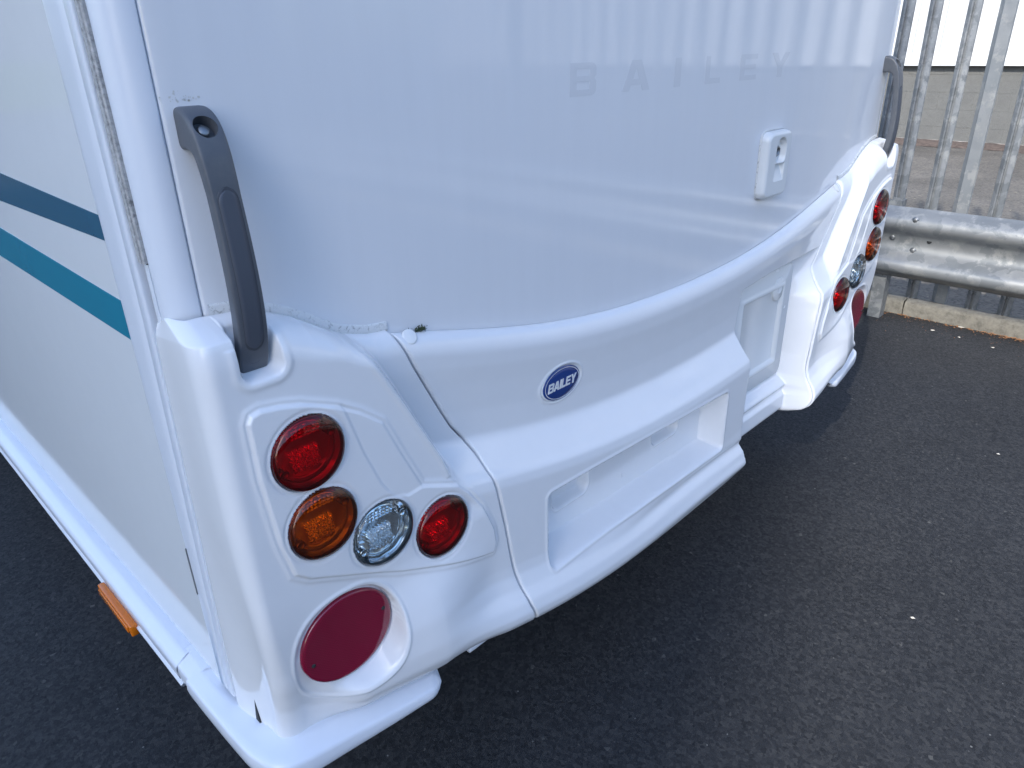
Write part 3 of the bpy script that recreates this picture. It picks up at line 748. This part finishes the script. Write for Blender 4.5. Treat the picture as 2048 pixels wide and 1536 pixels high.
# pull outside points onto the outline
qx = np.sign(GX)*np.maximum(np.abs(GX)-.038, 0); qz = np.sign(GZ)*np.maximum(np.abs(GZ)-.0545, 0); ql = np.hypot(qx, qz)
sc_ = np.where(out & (ql > 0), .022/np.maximum(ql, 1e-9), 1)
PX = np.where(out, (GX-qx)+qx*sc_, GX); PZ = np.where(out, (GZ-qz)+qz*sc_, GZ); hh = np.where(out, 0, hh)
P = np.stack([lx+PX, .8025-hh, lz+PZ], -1); grid('lock_plate', P, M_CREAM, lk)
v, f = lathe([(.0125, 0), (.0125, .004), (.011, .006), (.0085, .0062), (.0085, .003), (.0001, .003)], 30); mk('lock_barrel', np.array(v)+[lx+.004, .7965, lz+.030], f, M_BOLT, lk)
v, f = box(lx+.0025, lx+.0055, .7925, .7935, lz+.0245, lz+.0355); mk('key_slot', v, f, M_DARK, lk, smooth=False)
v, f = box(lx-.018, lx+.020, .7818, .7830, lz-.0665, lz-.0655); mk('mould_line', v, f, M_BEAD, lk, smooth=False)

# ---- tail lights
def tail_light(lx, lz, m, colname, sx=1):
    y0 = corner_front(np.array([[lx+.0555]]), np.array([[lz]]))[0, 0]*.5+corner_front(np.array([[lx-.0555]]), np.array([[lz]]))[0, 0]*.5
    X0 = sx*lx
    c = np.array([X0, y0, lz])
    # inner reflector as a height field of real facets
    n = 110; r_ = np.linspace(0, .0485, 56); a_ = np.linspace(0, 2*math.pi, n+1)
    RR, AA = np.meshgrid(r_, a_); px_, pz_ = RR*np.cos(AA), RR*np.sin(AA)
    base = -.015+.011*(RR/.0485)**4
    def tri_(v_, p): return np.abs(((v_/p) % 1)-.5)*2
    blk_ = (sdbox(px_, pz_, .000, -.011, .0215, .0135, .003) < 0)
    pyr = .0042*np.minimum(tri_(px_+.001, .0062), tri_(pz_, .0060))*1.6
    up = (sdbox(px_, pz_, .004, .026, .024, .009, .006) < 0)
    base = base+np.where(up, .0025*np.minimum(tri_(px_, .006), tri_(pz_, .0055)), 0)
    base = base+np.where((RR > .036) & (~blk_) & (~up), .0010*tri_(AA*.0485, .0030)*(pz_ < .0), 0)
    base = base+.003*np.exp(-((RR-.0405)/.0015)**2)
    P = np.stack([X0+px_, y0-base, lz+pz_], -1)
    tl = grid('tail_light', P, M_REFBASE if m is not M_CLR else M_CHROME, van, flip=True, smooth=False); tl['label'] = colname+' round tail light'
    bx, bz = np.meshgrid(np.linspace(-.0215, .0200, 43), np.linspace(-.0245, .0035, 31))
    ey = np.maximum(np.abs(bx+.0008)/.0208, np.abs(bz+.0105)/.0140); jit = np.sin(bx*900+bz*700)*.0006
    hb = .0035+.0052*np.minimum(tri_(bx+.001+jit, .0060), tri_(bz+jit, .0056))*1.7-.0035*(bz+.0105)/.014
    hb = np.where(ey > .985, 0, hb)
    grid('prism_block', np.stack([X0+bx, y0-(-.015+hb), lz+bz], -1), M_CHROME, tl, flip=False, smooth=False)
    v, f = lathe([(.0512, -.016), (.0512, .0005), (.0500, .0012), (.0485, -.002), (.0480, -.012)], 64); mk('lamp_rim', np.array(v)+c, f, M_LAMPIN, tl)
    v, f = lathe([(.0512, -.010), (.0512, .0020), (.0500, .0050), (.0470, .0078), (.0410, .0102), (.030, .0125), (.016, .0138), (.0001, .0142)], 72); mk('lens', np.array(v)+c, f, m, tl)
    for a in (205, 25):
        q = np.array([.0395*math.cos(math.radians(a)), 0, .0395*math.sin(math.radians(a))])
        v, f = lathe([(.0062, -.010), (.0062, .0025), (.0050, .0032), (.0046, .001), (.0001, .001)], 20); mk('lens_screw', np.array(v)+c+q+[0, .003, 0], f, M_LAMPIN if m is not M_CLR else M_CHROME, tl)
    return tl
for s in (-1, 1):
    for lx_, lz_, m, cn in LAMPS: tail_light(lx_, lz_, m, cn, s)
# ---- big oval reflectors
for s in (-1, 1):
    v, f = lathe([(1., -.004), (1., .0035), (.975, .0055), (.92, .0062), (.90, .0060), (.0001, .0064)], 90, sx=.0775, sz=.0725)
    o = mk('reflector_disc', np.array(v)+[s*.937, .7515, -.7795], f, M_REFL, van)
    for dx, dz in ((.062, .012), (-.062, -.012)):
        v, f = lathe([(.0032, -.001), (.0030, .0004), (.0001, .0004)], 14); mk('reflector_rivet', np.array(v)+[s*(.937)-s*dx, .7448, -.7795+dz], f, M_DARK, o)

# ---- grab handles
ST = [((.8050, -.0500), (.8050, -.0930)), ((.7950, -.0505), (.7960, -.0930)), ((.7820, -.0560), (.7880, -.0935)), ((.7700, -.0690), (.7815, -.0960)), ((.7610, -.0900), (.7765, -.1030)), ((.7555, -.1150), (.7720, -.1200)),
      ((.7510, -.150), (.7672, -.151)), ((.7470, -.190), (.7635, -.190)), ((.7450, -.235), (.7615, -.235)), ((.7475, -.280), (.7645, -.279)), ((.7545, -.315), (.7720, -.311)), ((.7590, -.329), (.7780, -.324)), ((.7650, -.3395), (.7850, -.334)), ((.772, -.3425), (.788, -.3395))]
S = np.array([[*a, *b] for a, b in ST]); tS = np.r_[0, np.cumsum(np.hypot(*np.diff((S[:, :2]+S[:, 2:])/2, axis=0).T))]
def cr_interp(tq):
    out = np.zeros((len(tq), 4))
    for c_ in range(4):
        mtan = np.gradient(S[:, c_], tS)
        i = np.clip(np.searchsorted(tS, tq)-1, 0, len(tS)-2); h_ = tS[i+1]-tS[i]; q = (tq-tS[i])/h_
        out[:, c_] = (2*q**3-3*q**2+1)*S[i, c_]+(q**3-2*q**2+q)*h_*mtan[i]+(-2*q**3+3*q**2)*S[i+1, c_]+(q**3-q**2)*h_*mtan[i+1]
    return out
tq = np.linspace(0, tS[-1], 90); C4 = cr_interp(tq)
def build_handle(x0):
    rows = []
    for i, c_ in enumerate(C4):
        o_, n_ = c_[:2], c_[2:]; mid = (o_+n_)/2; hv = (o_-n_)/2; f_ = i/89
        hw = .0175*np.interp(f_, [0, .1, .3, .8, 1], [1.0, 1.0, .93, 1.02, 1.0])
        cap_ = .35 if i == len(C4)-1 else 1.; row = []
        for a in np.linspace(0, 2*math.pi, 33)[:-1]:
            ca, sa = math.cos(a), math.sin(a); e_ = 2/6.5
            ux = math.copysign(abs(ca)**e_, ca)*hw*cap_; uv = math.copysign(abs(sa)**e_, sa)*cap_
            row.append((x0+ux, mid[0]+hv[0]*uv, mid[1]+hv[1]*uv))
        rows.append(row+[row[0]])
    P = np.array(rows); nv, nu = P.shape[:2]
    V = P[:, :-1].reshape(-1, 3); n = nu-1; Fa = []
    for j in range(nv-1):
        for i in range(n): Fa.append((j*n+i, (j+1)*n+i, (j+1)*n+(i+1) % n, j*n+(i+1) % n))
    Fa.append(tuple(range(n))); Fa.append(tuple(range((nv-1)*n, nv*n))[::-1])
    hd_ = mk('grab_handle', V, Fa, M_HANDLE, van)
    # screw hole cut into the upper mount
    ang = math.atan2(.7700-.7820, -.0690+.0560)
    c0_ = np.array([x0-.001, .7720, -.0690]); nrm = np.array([0, -.80, .60]); nrm /= np.linalg.norm(nrm)
    tx = np.array([1., 0, 0]); ty = np.cross(nrm, tx)
    def cyl(prof_, n_=28):
        V = []; Fa = []
        for r, d_ in prof_:
            for i in range(n_):
                a = 2*math.pi*i/n_; V.append(c0_+nrm*d_+tx*r*math.cos(a)+ty*r*math.sin(a))
        for j in range(len(prof_)-1):
            for i in range(n_): Fa.append((j*n_+i, j*n_+(i+1) % n_, (j+1)*n_+(i+1) % n_, (j+1)*n_+i))
        return V, Fa, n_
    V, Fa, n_ = cyl([(.0120, -.013), (.0125, .0), (.0128, .02)]); Fa = Fa+[tuple(range(n_))[::-1], tuple(range(2*n_, 3*n_))]
    ct = mk('cutter', V, Fa, M_HANDLE, van)
    bpy.context.view_layer.update()
    bo = hd_.modifiers.new('b', 'BOOLEAN'); bo.object = ct; bo.operation = 'DIFFERENCE'; bo.solver = 'EXACT'
    bpy.context.view_layer.update()
    me = bpy.data.meshes.new_from_object(hd_.evaluated_get(bpy.context.evaluated_depsgraph_get()))
    hd_.modifiers.clear(); 
    if len(me.polygons) > 500: hd_.data = me
    hd_.data.polygons.foreach_set('use_smooth', [True]*len(hd_.data.polygons)); hd_.data.set_sharp_from_angle(angle=math.radians(40))
    bpy.data.objects.remove(ct)
    V, Fa, n_ = cyl([(.0065, -.0125), (.0065, -.0065), (.0052, -.0050), (.0001, -.0050)], 16); mk('handle_screw', V, Fa, M_BOLT, hd_)
    # grip insert with its groove
    g0, g1 = 24, 78
    for nm, wg, off, m_, a0, a1 in (('grip_groove', .0119, .0003, M_GROOVE, g0, g1), ('grip_insert', .0112, .0009, M_GRIP, g0+1, g1-1)):
        rows = []
        for i in range(a0, a1+1):
            c_ = C4[i]; hv = c_[:2]-c_[2:]; hv = hv/np.linalg.norm(hv)
            e_ = min(i-a0, a1-i)/4.; wd_ = wg*math.sqrt(max(1-(1-min(e_, 1))**2, .02)); p_ = c_[:2]
            rows.append([(x0+wd_*q, p_[0]+hv[0]*off*(1 if abs(q) < 1 else -.4), p_[1]+hv[1]*off*(1 if abs(q) < 1 else -.4)) for q in (-1, -.96, -.5, 0, .5, .96, 1)])
        grid(nm, np.array(rows), m_, hd_, flip=False)
    c_ = C4[82]; nn = (c_[:2]-c_[2:]); nn /= np.linalg.norm(nn)
    c0_ = np.array([x0-.001, c_[0], c_[1]+.004]); nrm = np.array([0, nn[0], nn[1]]); ty = np.cross(nrm, tx)
    V, Fa, n_ = cyl([(.0088, -.001), (.0088, .0004), (.0078, .0009), (.0072, .0004), (.0001, .0006)]); mk('screw_cover', V, Fa, M_GRIP, hd_)
    return hd_
build_handle(-.9945)
o = build_handle(.9945); o['label'] = 'far grab handle catching the sun'

V = []; Fa = []
for _ in range(34):
    x, z, r = -1.000+random.gauss(0, .011), -.0455+abs(random.gauss(0, .004)), random.uniform(.0004, .0013); b = len(V)
    for i in range(6): V.append((x+r*math.cos(i*1.047), .8047, z+r*math.sin(i*1.047)))
    Fa.append(tuple(range(b, b+6))[::1])
tag(mk('mould_specks', V, Fa, M_SEAL, van, smooth=False), kind='stuff')

# ---- skirt: rear corner skirt and long side skirt
inn = [(-1.072, 1.07), (-1.072, .963), (-1.066, .925), (-1.052, .905), (-1.040, .870), (-1.034, .820), (-1.030, .800), (-1.005, .782), (-.940, .768), (-.861, .750), (-.785, .737)]
cre = [(-1.0990, 1.07), (-1.0980, .978), (-1.0970, .920), (-1.0955, .875), (-1.0930, .820), (-1.0815, .776), (-1.060, .754), (-1.029, .745), (-.968, .737), (-.884, .7245), (-.800, .7145)]
def arc_res(p, n):
    p = np.array(p); t = np.r_[0, np.cumsum(np.hypot(*np.diff(p, axis=0).T))]; t /= t[-1]; q = np.linspace(0, 1, n)
    r = np.stack([np.interp(q, t, p[:, i]) for i in (0, 1)], 1)
    for _ in range(3): r[1:-1] = (r[:-2]+2*r[1:-1]+r[2:])/4
    return r
def ts_(p):
    p = np.array(p); t = np.r_[0, np.cumsum(np.hypot(*np.diff(p, axis=0).T))]; return t/t[-1]
tI = ts_(inn); n = 120
q = np.linspace(0, 1, n); I_ = np.stack([np.interp(q, tI, np.array(inn)[:, i]) for i in (0, 1)], 1)
C_ = np.stack([np.interp(q, tI, np.array(cre)[:, i]) for i in (0, 1)], 1)
for A_ in (I_, C_):
    for _ in range(6): A_[1:-1] = (A_[:-2]+2*A_[1:-1]+A_[2:])/4
def skirt(s, rows_):
    P = []
    for i in rows_:
        a, c_ = I_[i], C_[i]; dv = c_-a; ln = np.linalg.norm(dv); dv = dv/ln
        zt0 = np.interp(q[i], [0, .25, .45, .6, 1], [-.927, -.935, -.938, -.941, -.955]); zc0 = np.interp(q[i], [0, .25, 1], [-.940, -.945, -.966])
        hq = np.interp(q[i], [0, .5, 1], [1, 1, .50])
        pts_ = [(a-dv*.03, zt0-.004), (a, zt0), (a+dv*ln*.25, lerp(zt0, zc0, .12)-.001), (a+dv*ln*.5, lerp(zt0, zc0, .30)-.0022), (a+dv*ln*.75, lerp(zt0, zc0, .55)-.002), (a+dv*(ln-.004), zc0+.0015), (c_-dv*.001, zc0-.001), (c_, zc0-.006), (c_+dv*.001, zc0-.02*hq), (c_-dv*.001, zc0-.034*hq), (c_-dv*.004, zc0-.040*hq), (c_-dv*.02, zc0-.042*hq), (c_-dv*.03, zc0-.036*hq)]
        P.append([(s*-p_[0]*-1 if s < 0 else -p_[0], p_[1], z_) for p_, z_ in pts_])
    P = np.array(P)
    return P
rows_ = list(range(14, n))
for s in (-1, 1):
    P = skirt(-1, rows_)
    # shrink the last stations into a rounded end
    for kk_, f_ in ((-1, .05), (-2, .55), (-3, .80), (-4, .93)):
        cen = P[kk_].mean(0); P[kk_] = cen+(P[kk_]-cen)*f_
    if s > 0: P[..., 0] *= -1
    o = grid('corner_skirt', P, M_SKIRT, van, flip=s < 0)
    P = skirt(-1, list(range(0, 16)))
    cen = P.mean(axis=(0, 1)); P[..., 0] -= .0035; P[..., 2] += .0018
    if s > 0: P[..., 0] *= -1
    grid('skirt_joiner', P, M_SKIRT, van, flip=s < 0)
    # long side skirt, straight
    zt0, zc0 = -.926, -.941
    pts_ = [(1.052, zt0-.006), (1.0755, zt0), (1.082, zt0-.0035), (1.092, zc0+.004), (1.0965, zc0), (1.098, zc0-.005), (1.0965, zc0-.026), (1.093, zc0-.030), (1.093, zc0-.040), (1.0975, zc0-.042), (1.0975, zc0-.046), (1.085, zc0-.048)]
    P = np.array([[(s*x, y, z) for x, z in pts_] for y in np.linspace(1.055, 7.6, 60)])
    grid('side_skirt', P, M_SKIRT, van, flip=s > 0)
v, f = box(-1.0645, -1.062, .9545, .9565, -.745, -.660); mk('trim_slot', v, f, M_LAMPIN, van, smooth=False)
# amber side marker under the skirt
v, f = box(-1.109, -1.094, 1.255, 1.432, -1.001, -.975); ml = mk('side_marker', v, f, M_AMBER, van); bevel(ml, .004, 3)
ml['label'] = 'amber side marker light'
v, f = box(-1.1115, -1.108, 1.266, 1.421, -.996, -.980); m2 = mk('marker_lens', v, f, M_AMBER, ml); bevel(m2, .002, 2)
# little foot showing under the moulding by the seam
v, f = box(-.705, -.615, .752, .80, -.992, -.978); o = mk('underside_bracket', v, f, M_SKIRT, van); bevel(o, .003, 2)
v, f = box(.615, .705, .752, .80, -.992, -.978); o = mk('underside_bracket', v, f, M_SKIRT, van); bevel(o, .003, 2)

# ================================================================== SMALL THINGS
def chips(name, spots, m, label, cat, size, up=.002):
    V = []; Fa = []
    for (x, y, s_) in spots:
        n_ = random.randint(5, 8); b = len(V); a0 = random.random()*6
        tz = random.uniform(-.3, .3)
        for i in range(n_):
            a = a0+2*math.pi*i/n_; r = s_*random.uniform(.45, 1.1)
            V.append((x+r*math.cos(a), y+r*math.sin(a)*.7, -1.398+up+abs(tz*r*math.cos(a))+random.random()*.002))
        V.append((x, y, -1.398+up+s_*.25)); 
        for i in range(n_): Fa.append((b+i, b+(i+1) % n_, b+n_))
    return tag(mk(name, V, Fa, m, smooth=False), label, cat, None, 'stuff')
sp = [(2.862-abs(random.gauss(0, .018)), random.gauss(.62, .09), random.uniform(.004, .010)) for _ in range(90)]
sp += [(2.862-abs(random.gauss(0, .02)), random.uniform(.1, 1.3), random.uniform(.003, .010)) for _ in range(190)]
sp += [(2.84-abs(random.gauss(0, .10)), random.uniform(-.2, 1.5), random.uniform(.0015, .0045)) for _ in range(160)]
chips('leaf_litter', sp, M_LEAF, 'dry brown leaf litter swept against the kerb', 'leaf litter', .01)
for (x, y, s_, lb) in ((2.713, .926, .014, 'white scrap of paper on the asphalt nearest the caravan corner'), (2.693, .798, .008, 'tiny pale chip lying between two larger scraps'),
                       (2.648, .636, .013, 'pale scrap on the asphalt by the brown leaf litter'), (2.855, .83, .018, 'white scrap resting against the kerb'),
                       (1.531, .351, .008, 'small white fleck on the open asphalt at the right'), (.44, .293, .007, 'small white fleck on dark asphalt at the lower right')):
    V = []; n_ = 7; a0 = random.random()*6
    for i in range(n_):
        a = a0+2*math.pi*i/n_; r = s_*random.uniform(.5, 1.); V.append((x+r*math.cos(a)*.6, y+r*math.sin(a), -1.397+random.random()*.003))
    V.append((x, y, -1.392)); tag(mk('litter_scrap', V, [(i, (i+1) % n_, n_) for i in range(n_)], M_LEAF2, smooth=False, loc=(x, y, -1.40)), lb, 'litter')
# moss growing in the panel joint
V = []; Fa = []
for c_ in ((-.742, 0), (-.716, .001), (-.722, 0)):
    for _ in range(90):
        x, z = c_[0]+random.gauss(0, .004), -.3695+float(sag(.73))+.0045+abs(random.gauss(0, .0026)); y = .8+random.uniform(-.002, .003); b = len(V); s_ = random.uniform(.0010, .0022)
        for i in range(3): V.append((x+random.gauss(0, s_), y+random.gauss(0, s_*.5), z+random.gauss(0, s_)))
        Fa.append((b, b+1, b+2))
tag(mk('moss_tuft', V, Fa, M_MOSS, smooth=False), 'tiny dark green moss tuft caught in the joint above the rear moulding', 'moss', None, 'stuff')
